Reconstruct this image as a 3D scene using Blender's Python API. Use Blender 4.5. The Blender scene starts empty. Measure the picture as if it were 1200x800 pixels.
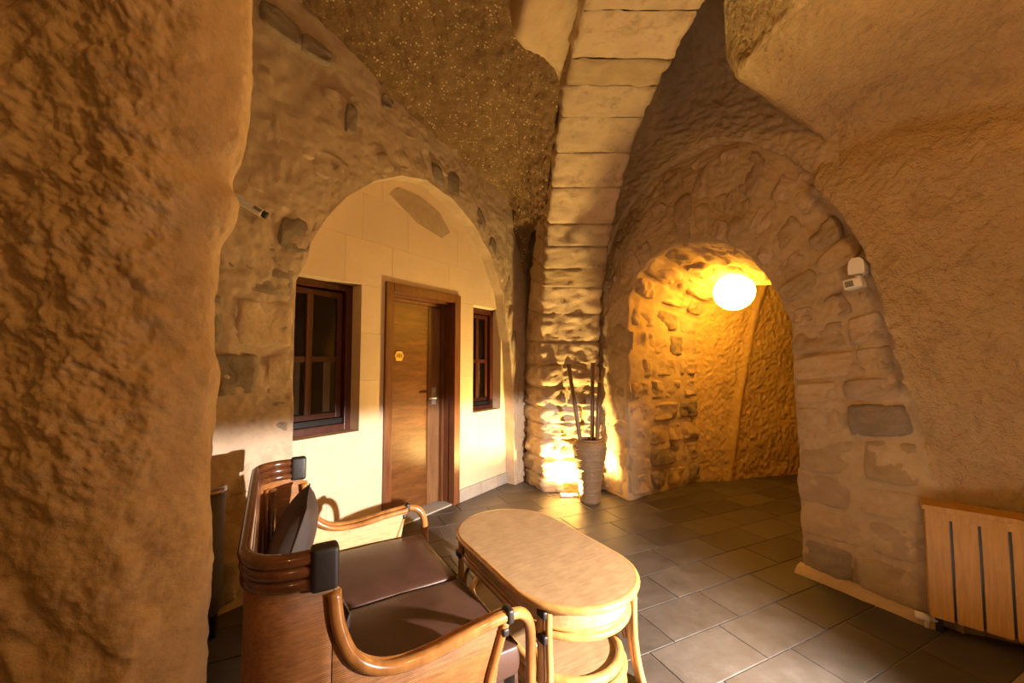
import bpy, bmesh, math, random
import numpy as np
from mathutils import Vector, Matrix

random.seed(7); rng = np.random.default_rng(7)
SC = bpy.context.scene
COL = SC.collection

# ------------------------------------------------------------------ camera
PITCH = math.radians(3.05); F = 470.0; EYE = np.array([0.0, 0.0, 1.42])
cd = bpy.data.cameras.new('camera'); cam = bpy.data.objects.new('camera', cd); COL.objects.link(cam)
cam.location = EYE; cam.rotation_euler = (math.pi/2 + PITCH, 0, 0)
cd.sensor_width = 36; cd.lens = 36*F/1200; cd.clip_start = .02
SC.camera = cam

# ------------------------------------------------------------------ world, view, lights
w = bpy.data.worlds.new('world'); SC.world = w; w.use_nodes = True
w.node_tree.nodes['Background'].inputs[0].default_value = (.02, .012, .005, 1)
w.node_tree.nodes['Background'].inputs[1].default_value = .3
SC.view_settings.view_transform = 'Standard'; SC.view_settings.look = 'None'
SC.view_settings.gamma = 1; SC.view_settings.use_curve_mapping = False
SC.view_settings.exposure = -0.08

def light(name, kind, loc, power, color, size=.03, aim=None, angle=None, blend=.1):
    l = bpy.data.lights.new(name, kind); o = bpy.data.objects.new(name, l); COL.objects.link(o)
    o.location = loc; l.energy = power; l.color = color; l.shadow_soft_size = size
    if aim is not None:
        o.rotation_euler = (Vector(aim) - Vector(loc)).to_track_quat('-Z', 'Y').to_euler()
    if angle: l.spot_size = math.radians(angle); l.spot_blend = blend
    return o
def beam(l, az0, az1, soft0, soft1, top, soft):
    """distribution of a shaded lamp (as an IES file would give it): degrees of azimuth from +Y, and a level cut-off at the top of the shade"""
    l.use_nodes = True; t = l.node_tree; em = t.nodes['Emission']
    g = t.nodes.new('ShaderNodeNewGeometry'); sx = t.nodes.new('ShaderNodeSeparateXYZ'); t.links.new(g.outputs['Normal'], sx.inputs[0])
    def mth(op, a, b=0.0):
        x = t.nodes.new('ShaderNodeMath'); x.operation = op
        for i, v in ((0, a), (1, b)):
            if isinstance(v, bpy.types.NodeSocket): t.links.new(v, x.inputs[i])
            else: x.inputs[i].default_value = v
        return x.outputs[0]
    def step(v, a, b):
        x = t.nodes.new('ShaderNodeMapRange'); x.interpolation_type = 'SMOOTHSTEP'; t.links.new(v, x.inputs[0])
        x.inputs[1].default_value = a; x.inputs[2].default_value = b; return x.outputs[0]
    az = mth('ARCTAN2', sx.outputs[0], sx.outputs[1]); rad = math.radians
    f = mth('MULTIPLY', step(az, rad(az0), rad(az0+soft0)), mth('SUBTRACT', 1.0, step(az, rad(az1-soft1), rad(az1))))
    f = mth('MULTIPLY', f, mth('SUBTRACT', 1.0, step(sx.outputs[2], math.sin(rad(top-soft)), math.sin(rad(top)))))
    t.links.new(f, em.inputs['Strength'])
# shaded lamp standing right of the frame, thrown toward the door wall: its shade cuts the light off level with the bulb
lo = light('lamp_low', 'POINT', (1.90, .60, 1.05), 1550, (1, .89, .80), .03)
beam(lo.data, -83, -3, 18, 32, .6, 3.0)
# warm hanging bulb over the seats, right of the frame
light('lamp_hanging', 'POINT', (1.25, .25, 2.55), 60, (1, .495, .135), .06)
# weak warm fill added behind the camera to brighten the left rock
light('fill_rear', 'POINT', (.1, -1.4, 2.4), 28, (1, .52, .15), .10)
# uplight at the foot of the pillar
light('lamp_uplight', 'SPOT', (.60, 4.28, .06), 400, (1, .66, .20), .03, aim=(.66, 4.38, 3), angle=160, blend=.4)

# ------------------------------------------------------------------ numeric helpers
def ray(px, py):
    dx = (px-600)/F; dy = (400-py)/F; c, s = math.cos(PITCH), math.sin(PITCH)
    return np.array([dx, c-dy*s, s+dy*c])
def at(px, py, Y):
    r = ray(px, py); return EYE + r*(Y/r[1])
def proj(q):
    q = np.asarray(q, float)-EYE; c, s = math.cos(PITCH), math.sin(PITCH)
    z = q[..., 1]*c+q[..., 2]*s; y = -q[..., 1]*s+q[..., 2]*c
    z = np.where(z < .05, .05, z)
    return 600+F*q[..., 0]/z, 400-F*y/z
def _h(i, j, k, s):
    n = (i.astype(np.uint32)*np.uint32(0x8da6b343)) ^ (j.astype(np.uint32)*np.uint32(0xd8163841)) ^ (k.astype(np.uint32)*np.uint32(0xcb1ab31f)) ^ np.uint32((s*0x9e3779b1) & 0xffffffff)
    n ^= n >> np.uint32(13); n = n*np.uint32(0x5bd1e995); n ^= n >> np.uint32(15); n = n*np.uint32(0x27d4eb2d); n ^= n >> np.uint32(13)
    return n.astype(np.float64)/4294967295.0
def vnoise(P, s=0):
    fl = np.floor(P); f = P-fl; I = fl.astype(np.int64); f = f*f*(3-2*f)
    r = 0
    for a in (0, 1):
        wa = f[..., 0] if a else 1-f[..., 0]
        for b in (0, 1):
            wb = f[..., 1] if b else 1-f[..., 1]
            for c in (0, 1):
                wc = f[..., 2] if c else 1-f[..., 2]
                r = r + wa*wb*wc*_h(I[..., 0]+a, I[..., 1]+b, I[..., 2]+c, s)
    return r*2-1
def fbm(P, freq, octv=3, s=0, gain=.5):
    r = 0; a = 1.0; t = 0
    for o in range(octv):
        r = r + a*vnoise(P*freq+o*17.3, s+o*13); t += a; a *= gain; freq *= 2.03
    return r/t
def ridge(P, freq, octv=2, s=0):
    return 1-2*np.abs(fbm(P, freq, octv, s))
def cr(P, n, closed=False):
    """Catmull-Rom resample of a list of points (k,d) to n samples"""
    P = np.asarray(P, float); m = len(P)
    t = np.linspace(0, m-1, n); i = np.clip(np.floor(t).astype(int), 0, m-2); f = (t-i)[:, None]
    g = lambda j: P[np.clip(j, 0, m-1)]
    p0 = np.where((i > 0)[:, None], g(i-1), 2*g(i)-g(i+1)); p1 = g(i); p2 = g(i+1)
    p3 = np.where((i+2 < m)[:, None], g(i+2), 2*g(i+1)-g(i))
    return .5*((2*p1)+(-p0+p2)*f+(2*p0-5*p1+4*p2-p3)*f**2+(-p0+3*p1-3*p2+p3)*f**3)
def resample(P, n):
    """resample polyline by arc length"""
    P = np.asarray(P, float); d = np.r_[0, np.cumsum(np.linalg.norm(np.diff(P, axis=0), axis=1))]
    t = np.linspace(0, d[-1], n)
    return np.stack([np.interp(t, d, P[:, k]) for k in range(P.shape[1])], 1)

# ------------------------------------------------------------------ object helpers
def link(name, me, parent=None, mat=None, kind=None):
    o = bpy.data.objects.new(name, me); COL.objects.link(o)
    if mat is not None: me.materials.append(mat)
    if parent is not None: o.parent = parent
    if kind: o['kind'] = kind
    return o
def mesh(name, V, Fc, mat=None, parent=None, smooth=True, kind=None):
    me = bpy.data.meshes.new(name)
    me.from_pydata([tuple(map(float, v)) for v in V], [], [tuple(map(int, f)) for f in Fc]); me.validate()
    if smooth: me.polygons.foreach_set('use_smooth', [True]*len(me.polygons))
    return link(name, me, parent, mat, kind)
def gridfaces(nu, nv, base=0):
    a = (np.arange(nu-1)[:, None]*nv+np.arange(nv-1)[None, :]).ravel()+base
    return np.stack([a, a+1, a+nv+1, a+nv], 1)
ROOM = np.array([.3, 1.4, 1.5])
def normals(G, room=ROOM):
    du = np.gradient(G, axis=0); dv = np.gradient(G, axis=1)
    n = np.cross(du, dv); n /= np.linalg.norm(n, axis=2, keepdims=True)+1e-9
    if np.mean(np.sum(n*(room-G), axis=2)) < 0: n = -n
    return n
def gridmesh(name, G, mat, parent=None, kind=None):
    nu, nv = G.shape[:2]
    me = bpy.data.meshes.new(name)
    V = G.reshape(-1, 3); Fc = gridfaces(nu, nv)
    me.vertices.add(len(V)); me.vertices.foreach_set('co', V.ravel().astype(np.float32))
    me.loops.add(Fc.size); me.loops.foreach_set('vertex_index', Fc.ravel().astype(np.int32))
    me.polygons.add(len(Fc)); me.polygons.foreach_set('loop_start', np.arange(0, Fc.size, 4, dtype=np.int32))
    me.polygons.foreach_set('loop_total', np.full(len(Fc), 4, dtype=np.int32))
    me.update(calc_edges=True); me.validate()
    me.polygons.foreach_set('use_smooth', [True]*len(me.polygons))
    return link(name, me, parent, mat, kind)
def patch(name, net, nu, nv, disp, mat, parent=None, kind='structure', room=ROOM):
    net = np.asarray(net, float)
    A = np.stack([cr(net[:, j], nu) for j in range(net.shape[1])], 1)
    G = np.stack([cr(A[i], nv) for i in range(nu)], 0)
    N = normals(G, room)
    G = G + N*disp(G)[..., None]
    return gridmesh(name, G, mat, parent, kind)
def stone(S, u0, u1, v0, v1, mat, parent, H=.02, sink=.02, n=(7, 7), rnd=.3, jit=.12, rough=.008, seed=0, name='stone', freq=9):
    """one stone on the surface S(u,v)->(point, normal): a region of it, rounded, proud and rough"""
    a = np.linspace(-1, 1, n[0]); b = np.linspace(-1, 1, n[1])
    A, B = np.meshgrid(a, b, indexing='ij')
    X = A*np.sqrt(1-rnd*B*B/2); Y = B*np.sqrt(1-rnd*A*A/2)
    r = np.random.default_rng(seed)
    j = r.uniform(-jit, jit, 8)
    Xj = X*(1+.5*(j[0]*(1-Y)+j[1]*(1+Y)))+.3*j[2]*Y; Yj = Y*(1+.5*(j[3]*(1-X)+j[4]*(1+X)))+.3*j[5]*X
    U = (u0+u1)/2+(u1-u0)/2*Xj; Vv = (v0+v1)/2+(v1-v0)/2*Yj
    P, N = S(U, Vv)
    m = np.maximum(np.abs(A), np.abs(B))
    h = H*(1-.2*(X*X+Y*Y)/2) + rough*fbm(P+seed*3.7, freq, 4, seed % 91, .6)*2.0
    h = np.where(m > .999, np.minimum(h, 0)-sink, h)
    return gridmesh(name, P+N*h[..., None], mat, parent)
def empty(name, loc=(0, 0, 0), rz=0, label=None, cat=None, group=None, kind=None):
    o = bpy.data.objects.new(name, None); COL.objects.link(o); o.location = loc; o.rotation_euler = (0, 0, rz); o.empty_display_size = .1
    return tag(o, label, cat, group, kind)
def tag(o, label=None, cat=None, group=None, kind=None):
    if label: o['label'] = label
    if cat: o['category'] = cat
    if group: o['group'] = group
    if kind: o['kind'] = kind
    return o
def tube_vf(path, r, seg=10, closed=False, caps=True, base=0):
    P = np.asarray(path, float); n = len(P)
    R = np.full(n, r) if np.isscalar(r) else np.asarray(r, float)
    if closed: T = np.roll(P, -1, 0)-np.roll(P, 1, 0)
    else: T = np.gradient(P, axis=0)
    T /= np.linalg.norm(T, axis=1, keepdims=True)+1e-12
    up = np.array([0, 0, 1.]) if abs(T[0][2]) < .9 else np.array([1., 0, 0])
    nrm = np.cross(T[0], up); nrm /= np.linalg.norm(nrm)
    V = []; ang = np.linspace(0, 2*math.pi, seg, endpoint=False)
    for i in range(n):
        nrm = nrm-T[i]*np.dot(nrm, T[i]); nrm /= np.linalg.norm(nrm); bi = np.cross(T[i], nrm)
        V.append(P[i]+R[i]*(np.cos(ang)[:, None]*nrm+np.sin(ang)[:, None]*bi))
    V = np.concatenate(V); Fc = []
    for i in range(n if closed else n-1):
        k = (i+1) % n
        for j in range(seg): Fc.append((base+i*seg+j, base+i*seg+(j+1) % seg, base+k*seg+(j+1) % seg, base+k*seg+j))
    if caps and not closed:
        Fc.append(tuple(base+j for j in range(seg))[::-1]); Fc.append(tuple(base+(n-1)*seg+j for j in range(seg)))
    return V, Fc
def tube(name, path, r, mat, parent=None, seg=10, closed=False):
    V, Fc = tube_vf(path, r, seg, closed); return mesh(name, V, Fc, mat, parent)
def tubes(name, items, mat, parent=None, seg=10):
    V = []; Fc = []; b = 0
    for it in items:
        v, f = tube_vf(it[0], it[1], seg, it[2] if len(it) > 2 else False, True, b); V.append(v); Fc += f; b += len(v)
    return mesh(name, np.concatenate(V), Fc, mat, parent)
def box(name, lo, hi, mat, parent=None, bev=.004, xf=None, seg=2, smooth=False):
    bm = bmesh.new(); bmesh.ops.create_cube(bm, size=1)
    lo = Vector(lo); hi = Vector(hi)
    for v in bm.verts: v.co = Vector([(lo[i]+hi[i])/2+v.co[i]*(hi[i]-lo[i]) for i in range(3)])
    if bev: bmesh.ops.bevel(bm, geom=bm.edges[:], offset=bev, segments=seg, profile=.6, affect='EDGES')
    if xf is not None: bm.transform(xf)
    me = bpy.data.meshes.new(name); bm.to_mesh(me); bm.free()
    if smooth: me.polygons.foreach_set('use_smooth', [True]*len(me.polygons))
    return link(name, me, parent, mat)
def lathe(name, prof, mat, parent=None, seg=32, loc=(0, 0, 0)):
    V = []; Fc = []; n = len(prof)
    for (r, z) in prof:
        for k in range(seg):
            a = 2*math.pi*k/seg; V.append((loc[0]+r*math.cos(a), loc[1]+r*math.sin(a), loc[2]+z))
    for i in range(n-1):
        for k in range(seg): Fc.append((i*seg+k, i*seg+(k+1) % seg, (i+1)*seg+(k+1) % seg, (i+1)*seg+k))
    return mesh(name, V, Fc, mat, parent)

# ------------------------------------------------------------------ materials
class N:
    def __init__(s, name):
        s.m = bpy.data.materials.new(name); s.m.use_nodes = True; s.t = s.m.node_tree; s.b = s.t.nodes['Principled BSDF']
    def n(s, typ, **kw):
        x = s.t.nodes.new(typ)
        for k, v in kw.items():
            if k == 'ins':
                for a, b in v.items():
                    if hasattr(b, 'is_output') or isinstance(b, bpy.types.NodeSocket): s.t.links.new(b, x.inputs[a])
                    else: x.inputs[a].default_value = b
            else: setattr(x, k, v)
        return x
    def l(s, a, b): s.t.links.new(a, b)
    def set(s, **kw):
        for k, v in kw.items():
            k = k.replace('_', ' ')
            if isinstance(v, bpy.types.NodeSocket): s.l(v, s.b.inputs[k])
            else: s.b.inputs[k].default_value = v
    def noise(s, vec, scale, detail=4, rough=.6):
        return s.n('ShaderNodeTexNoise', ins={'Vector': vec, 'Scale': scale, 'Detail': detail, 'Roughness': rough}).outputs[0]
    def ramp(s, fac, stops):
        r = s.n('ShaderNodeValToRGB'); s.l(fac, r.inputs[0]); e = r.color_ramp.elements
        while len(e) < len(stops): e.new(.5)
        for k, (p, c) in enumerate(stops): e[k].position = p; e[k].color = (c[0], c[1], c[2], 1)
        return r.outputs[0]
    def mix(s, fac, a, b, mode='MIX'):
        x = s.n('ShaderNodeMix', data_type='RGBA', blend_type=mode)
        for i, v in ((0, fac), (6, a), (7, b)):
            if isinstance(v, bpy.types.NodeSocket): s.l(v, x.inputs[i])
            else: x.inputs[i].default_value = v if i == 0 else (v[0], v[1], v[2], 1)
        return x.outputs[2]
    def math(s, op, a, b=0.0):
        x = s.n('ShaderNodeMath', operation=op)
        for i, v in ((0, a), (1, b)):
            if isinstance(v, bpy.types.NodeSocket): s.l(v, x.inputs[i])
            else: x.inputs[i].default_value = v
        return x.outputs[0]
    def bump(s, h, strength=.5, dist=.01, prev=None):
        x = s.n('ShaderNodeBump', ins={'Height': h, 'Strength': strength, 'Distance': dist})
        if prev is not None: s.l(prev, x.inputs['Normal'])
        return x.outputs[0]
def pos(s): return s.n('ShaderNodeNewGeometry').outputs['Position']
def objc(s): return s.n('ShaderNodeTexCoord').outputs['Object']
def mapped(s, vec, scale=(1, 1, 1), rot=(0, 0, 0)):
    return s.n('ShaderNodeMapping', ins={'Vector': vec, 'Scale': scale, 'Rotation': rot}).outputs[0]

def rock(name, c1, c2, c3=None, scale=2.5, fine=45, b=.5, dist=.012, rand=0.0, spots=0.0, spotcol=(.1, .06, .03), speck=None, coarse=9, mid=.6):
    s = N(name); p = pos(s)
    n1 = s.noise(p, scale, 6, .65); n2 = s.noise(p, coarse, 5, .7); n3 = s.noise(p, fine, 4, .7)
    col = s.ramp(n1, [(.3, c1), (.7, c2)])
    col = s.mix(s.ramp(n2, [(.35, (0, 0, 0)), (.75, (.55, .55, .55))]), col, c3 or tuple(x*.6 for x in c1))
    if spots:
        m = s.ramp(s.noise(p, 5.5, 6, .75), [(.53, (0, 0, 0)), (.66, (spots,)*3)])
        col = s.mix(m, col, spotcol)
    if rand:
        rd = s.n('ShaderNodeObjectInfo').outputs['Random']
        v = s.n('ShaderNodeMapRange', ins={'Value': rd, 'To Min': 1-rand, 'To Max': 1+rand*.6}).outputs[0]
        h = s.n('ShaderNodeHueSaturation', ins={'Value': v, 'Color': col}); col = h.outputs[0]
    if speck:
        vo = s.n('ShaderNodeTexVoronoi', ins={'Vector': p, 'Scale': 34.0, 'Randomness': 1.0})
        sz = s.noise(p, 12, 2, .5)
        msk = s.math('MULTIPLY', s.ramp(vo.outputs['Distance'], [(.16, (1, 1, 1)), (.30, (0, 0, 0))]), s.ramp(sz, [(.42, (0, 0, 0)), (.6, (1, 1, 1))]))
        col = s.mix(msk, col, speck)
    s.set(Base_Color=col, Roughness=.93)
    s.b.inputs['Specular IOR Level'].default_value = .15
    hgt = s.math('ADD', s.math('ADD', s.math('MULTIPLY', n2, .9), s.math('MULTIPLY', n3, .45)), s.math('MULTIPLY', s.noise(p, 27, 3, .6), mid))
    s.set(Normal=s.bump(hgt, b, dist))
    return s.m
def wood(name, c1, c2, axis=2, scale=6, rough=.4, coat=0, obj=True, stretch=14):
    s = N(name); v = objc(s) if obj else pos(s)
    sc = [stretch, stretch, stretch]; sc[axis] = 1.0
    m = mapped(s, v, sc)
    n1 = s.noise(m, scale*.35, 6, .65); n2 = s.noise(m, scale*1.4, 3, .6)
    col = s.mix(.35, s.ramp(n1, [(.3, c1), (.7, c2)]), s.ramp(n2, [(.35, tuple(x*.55 for x in c1)), (.65, c2)]))
    s.set(Base_Color=col, Roughness=rough); s.set(Normal=s.bump(n2, .12, .002))
    if coat: s.b.inputs['Coat Weight'].default_value = coat
    return s.m
def plain(name, c, rough=.5, metal=0, noise=.12, scale=20, b=0.0, coat=0):
    s = N(name); p = objc(s); n = s.noise(p, scale, 4, .6)
    col = s.mix(n, tuple(x*(1-noise) for x in c), tuple(min(1, x*(1+noise)) for x in c))
    s.set(Base_Color=col, Roughness=rough, Metallic=metal)
    if b: s.set(Normal=s.bump(n, b, .003))
    if coat: s.b.inputs['Coat Weight'].default_value = coat
    return s.m
def cane(name, c1, c2, scale=150, rough=.45, b=.5):
    """fine woven rattan: crossing strands"""
    s = N(name); p = objc(s)
    sx = s.n('ShaderNodeSeparateXYZ', ins={0: p})
    k = scale
    h1 = s.math('SINE', s.math('MULTIPLY', s.math('ADD', sx.outputs[0], sx.outputs[1]), k*1.0))
    h2 = s.math('SINE', s.math('MULTIPLY', s.math('ADD', sx.outputs[2], s.math('MULTIPLY', s.math('SUBTRACT', sx.outputs[0], sx.outputs[1]), .8)), k*1.25))
    wv = s.math('MULTIPLY', h1, h2)
    n = s.noise(p, 14, 5, .65); n2 = s.noise(mapped(s, p, (34, 3, 34)), 3, 4, .7)
    col = s.ramp(s.math('ADD', s.math('MULTIPLY', n, .35), s.math('MULTIPLY', n2, .65)), [(.38, tuple(x*.8 for x in c1)), (.62, tuple(min(1, x*1.12) for x in c2))])
    col = s.mix(s.ramp(wv, [(.3, (.5, .5, .5)), (.7, (0, 0, 0))]), col, tuple(x*.55 for x in c1))
    s.set(Base_Color=col, Roughness=rough)
    s.set(Normal=s.bump(wv, b, .0015))
    return s.m

M = {}
M['plaster'] = rock('tooled_plaster', (.49, .35, .18), (.59, .435, .24), (.38, .26, .13), 1.6, 60, 1.0, .02, mid=1.3, spots=.35, spotcol=(.25, .16, .09))
M['lunette'] = rock('lunette_plaster', (.48, .36, .22), (.56, .43, .27), (.36, .26, .15), 1.6, 50, .6, .014)
M['rockleft'] = rock('left_rock', (.46, .32, .18), (.58, .42, .25), (.34, .21, .11), 2.2, 50, .55, .012, spots=.5, spotcol=(.20, .11, .055))
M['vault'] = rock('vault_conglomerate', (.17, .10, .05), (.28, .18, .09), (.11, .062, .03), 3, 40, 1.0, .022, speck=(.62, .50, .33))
M['passage'] = rock('passage_plaster', (.52, .36, .17), (.62, .45, .22), (.38, .24, .11), 2, 55, .8, .018)
M['mortar'] = rock('lime_mortar', (.46, .34, .205), (.55, .42, .265), (.36, .26, .15), 2, 55, .5, .010)
M['mortar_pink'] = rock('smeared_mortar', (.44, .33, .23), (.55, .42, .30), (.34, .25, .17), 2, 40, .45, .010, spots=.3, spotcol=(.2, .15, .11))
M['stone'] = rock('arch_stone', (.44, .325, .19), (.56, .42, .26), (.33, .23, .13), 4, 40, .6, .014, rand=.22)
M['stonepink'] = rock('pinkish_stone', (.44, .32, .21), (.56, .42, .285), (.33, .235, .15), 4, 40, .6, .014, rand=.2)
M['stonedark'] = rock('dark_basalt_stone', (.24, .19, .14), (.34, .27, .20), (.17, .13, .10), 5, 45, .7, .014, rand=.25)
M['ribstone'] = rock('rib_stone', (.46, .35, .23), (.58, .45, .31), (.32, .22, .15), 4.5, 45, .6, .014, rand=.16, spots=.6, spotcol=(.22, .15, .10))
M['ashlar'] = rock('cream_ashlar', (.64, .49, .33), (.70, .55, .38), (.60, .45, .30), 1.5, 90, .12, .004, rand=.05, mid=.1)
M['dark'] = plain('dark_void', (.012, .010, .008), .9)
M['shell'] = rock('rear_rock', (.40, .29, .17), (.5, .37, .22), None, 1.5, 20, .3, .01)

def slate():
    s = N('slate_tile'); p = pos(s); rd = s.n('ShaderNodeObjectInfo').outputs['Random']
    n1 = s.noise(p, 5, 7, .7); n2 = s.noise(p, 60, 4, .7)
    col = s.ramp(n1, [(.3, (.050, .042, .035)), (.55, (.078, .066, .056)), (.8, (.115, .098, .083))])
    v = s.n('ShaderNodeMapRange', ins={'Value': rd, 'To Min': .72, 'To Max': 1.25}).outputs[0]
    col = s.n('ShaderNodeHueSaturation', ins={'Value': v, 'Color': col}).outputs[0]
    s.set(Base_Color=col, Roughness=s.ramp(n1, [(.3, (.36,)*3), (.7, (.52,)*3)]))
    s.set(Normal=s.bump(s.math('ADD', n1, s.math('MULTIPLY', n2, .25)), .35, .006))
    return s.m
M['slate'] = slate()
M['grout'] = plain('grout', (.33, .28, .22), .9)
M['slatebase'] = rock('slate_skirting', (.34, .31, .27), (.42, .39, .34), (.28, .25, .22), 4, 60, .15, .004, rand=.1)
def doorwood(name, c1, c2, ax, wavy=True):
    s = N(name); v = objc(s)
    sc = (1.4, 1, 9) if ax == 0 else (12, 12, 1.2)
    m = mapped(s, v, sc)
    n0 = s.noise(v, 3, 2, .5)
    n1 = s.noise(m, 3.2, 7, .62); n2 = s.noise(mapped(s, v, tuple(4*x for x in sc)), 5, 3, .6)
    f = s.math('ADD', s.math('MULTIPLY', n1, .75), s.math('MULTIPLY', n2, .25))
    col = s.ramp(f, [(.36, c1), (.5, tuple((a+b)/2 for a, b in zip(c1, c2))), (.64, c2)])
    s.set(Base_Color=col, Roughness=.36); s.set(Normal=s.bump(f, .06, .002))
    return s.m
M['doorleaf'] = doorwood('walnut_veneer', (.085, .028, .007), (.18, .070, .018), 0)
M['doorstile'] = doorwood('walnut_stile', (.17, .075, .028), (.28, .14, .060), 2)
M['doorframe'] = doorwood('mahogany_frame', (.10, .032, .012), (.19, .070, .026), 2)
M['winframe'] = doorwood('window_mahogany', (.045, .010, .005), (.085, .021, .009), 2)
M['chrome'] = plain('satin_nickel', (.78, .74, .66), .32, .55, .05)
M['brass'] = plain('brass_plate', (.75, .50, .10), .35, .4, .08)
M['ink'] = plain('dark_lettering', (.05, .03, .01), .6)
def glass():
    s = N('window_glass'); s.set(Base_Color=(.55, .52, .48, 1), Roughness=.06)
    s.b.inputs['Transmission Weight'].default_value = 1; s.b.inputs['IOR'].default_value = 1.45
    return s.m
M['glass'] = glass()
M['pale_strip'] = plain('white_strip', (.75, .72, .68), .9)
M['rattan'] = wood('rattan_pole', (.22, .075, .016), (.44, .19, .05), 2, 5, .25, .5, True, 3)
M['rattandark'] = wood('stained_rattan_rail', (.06, .018, .006), (.14, .045, .013), 0, 5, .25, .5, True, 3)
M['rattangold'] = wood('honey_rattan_pole', (.42, .20, .055), (.62, .34, .11), 2, 5, .28, .5, True, 3)
M['cane'] = cane('woven_cane', (.28, .105, .026), (.46, .19, .052), 900)
M['canepale'] = cane('pale_woven_cane', (.58, .38, .17), (.72, .50, .25), 900)
M['tabletop'] = cane('woven_table_mat', (.40, .25, .125), (.53, .355, .19), 1000, .42, .35)
M['wrap'] = plain('dark_leather_binding', (.014, .009, .007), .5, 0, .2, 60, .3)
def leather():
    s = N('brown_leather'); p = objc(s)
    n = s.noise(p, 6, 5, .6); v = s.n('ShaderNodeTexVoronoi', ins={'Vector': p, 'Scale': 260.0}).outputs['Distance']
    s.set(Base_Color=s.ramp(n, [(.3, (.046, .020, .013)), (.7, (.078, .036, .024))]), Roughness=s.ramp(n, [(.3, (.34,)*3), (.7, (.48,)*3)]))
    s.set(Normal=s.bump(s.math('ADD', s.math('MULTIPLY', n, 1.5), s.math('MULTIPLY', v, .25)), .25, .004))
    return s.m
M['leather'] = leather()
M['pillow'] = plain('dark_brown_fabric', (.030, .017, .012), .7, 0, .25, 30, .3)
M['vase'] = cane('woven_vase', (.22, .125, .06), (.31, .185, .09), 500, .6, .5)
M['bamboo'] = wood('brown_bamboo', (.10, .05, .022), (.20, .11, .05), 2, 8, .5, 0, True, 6)
M['radiator'] = wood('honey_beech_slat', (.48, .235, .028), (.56, .29, .04), 2, 5, .45, 0, True, 12)
M['white'] = plain('white_plastic', (.80, .76, .68), .4, 0, .05)
M['greyplastic'] = plain('grey_plastic', (.22, .21, .18), .5)
M['blackplastic'] = plain('black_plastic', (.015, .014, .013), .35)
def glow(name, c, st):
    s = N(name); s.set(Base_Color=(.9, .85, .7, 1)); s.b.inputs['Emission Color'].default_value = (*c, 1); s.b.inputs['Emission Strength'].default_value = st
    return s.m
M['globe'] = glow('lit_globe', (1, .46, .04), 52)
M['uplens'] = glow('lit_lens', (1, .72, .25), 12)

# ------------------------------------------------------------------ floor
floor = mesh('floor', [(-6, -5, -.006), (8, -5, -.006), (8, 9, -.006), (-6, 9, -.006)], [(0, 1, 2, 3)], M['grout'], smooth=False)
tag(floor, 'floor of dark grey slate tiles with pale joints', None, None, 'structure')
def tile_mesh(L, W, seed):
    bm = bmesh.new(); bmesh.ops.create_cube(bm, size=1)
    for v in bm.verts: v.co = Vector((v.co.x*L, v.co.y*W, -.01+v.co.z*.02))
    bmesh.ops.bevel(bm, geom=[e for e in bm.edges if all(v.co.z > -.005 for v in e.verts)], offset=.0025, segments=1, affect='EDGES')
    me = bpy.data.meshes.new('tile'); bm.to_mesh(me); bm.free(); me.materials.append(M['slate']); return me
TL, TW = .49, .275
te = np.array([.906, .424]); tn = np.array([.424, -.906])
tmesh = tile_mesh(TL-.005, TW-.005, 0)
offs = {0: 1.65, 1: 1.48, 2: 2.14, -1: 1.98, -2: 1.80}
rr = random.Random(3)
for r in range(-24, 16):
    o0 = offs.get(r, rr.uniform(0, TL))
    for c in range(-14, 14):
        q = te*(o0+TL*(c+.5)) + tn*(-1.845+TW*(r+.5))
        if q[1] < .25 or q[1] > 6.2 or q[0] < -1.7 or q[0] > 4.6: continue
        px, py = proj(np.array([q[0], q[1], 0]))
        if not (-60 < px < 1260 and py < 880): continue
        if q[0] < -.9 and q[1] < 1.4: continue
        if (q[0]-(-.532))*.823-(q[1]-4.183)*.569 < -.15: continue         # behind the door wall
        if q[0]*.669+q[1]*.743 > 3.35 and q[1] < 2.2: continue            # behind the radiator wall
        o = bpy.data.objects.new('tile', tmesh); COL.objects.link(o); o.parent = floor
        o.location = (q[0], q[1], rr.uniform(-.0015, .0008)); o.rotation_euler = (rr.uniform(-.0015, .0015), rr.uniform(-.0015, .0015), math.atan2(te[1], te[0]))

# ------------------------------------------------------------------ wall 1: door wall of cream ashlar, inside a stone arch
D1 = np.array([-.532, 4.183]); A1 = np.array([.569, .823]); N1 = np.array([.823, -.569])   # t runs toward the camera (-A1)
def w1(t, z, off=0.0):
    t = np.asarray(t, float); z = np.asarray(z, float)
    x = D1[0]-A1[0]*t+N1[0]*off; y = D1[1]-A1[1]*t+N1[1]*off
    return np.stack(np.broadcast_arrays(x, y, z), -1)
def w1pix(px, py, off):
    r = ray(px, py); n = np.array([N1[0], N1[1], 0]); p0 = np.array([D1[0]+N1[0]*off, D1[1]+N1[1]*off, 0])
    q = EYE+r*(np.dot(n, p0-EYE)/np.dot(n, r)); return (-np.dot(q[:2]-p0[:2], A1), q[2])
M1 = Matrix(((-A1[0], N1[0], 0, D1[0]), (-A1[1], N1[1], 0, D1[1]), (0, 0, 1, 0), (0, 0, 0, 1)))   # local x = t, y = out into the room, z up
DOOR = (.035, .945, 2.06); WL = (1.192, 1.86, .885, 2.05); WR = (-.70, -.195, .875, 2.045)
wall1 = empty('wall_far_left'); wall1.matrix_world = M1
tag(wall1, 'cream cut stone wall with the room door and two dark windows', None, None, 'structure')
box('backing', (-1.12, -.30, -.05), (3.0, -.26, 4.0), M['dark'], wall1, 0)
courses = [0, .45, .885, 1.28, 1.66, 2.05, 2.42, 2.80, 3.18, 3.6]
rb = random.Random(11)
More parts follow.
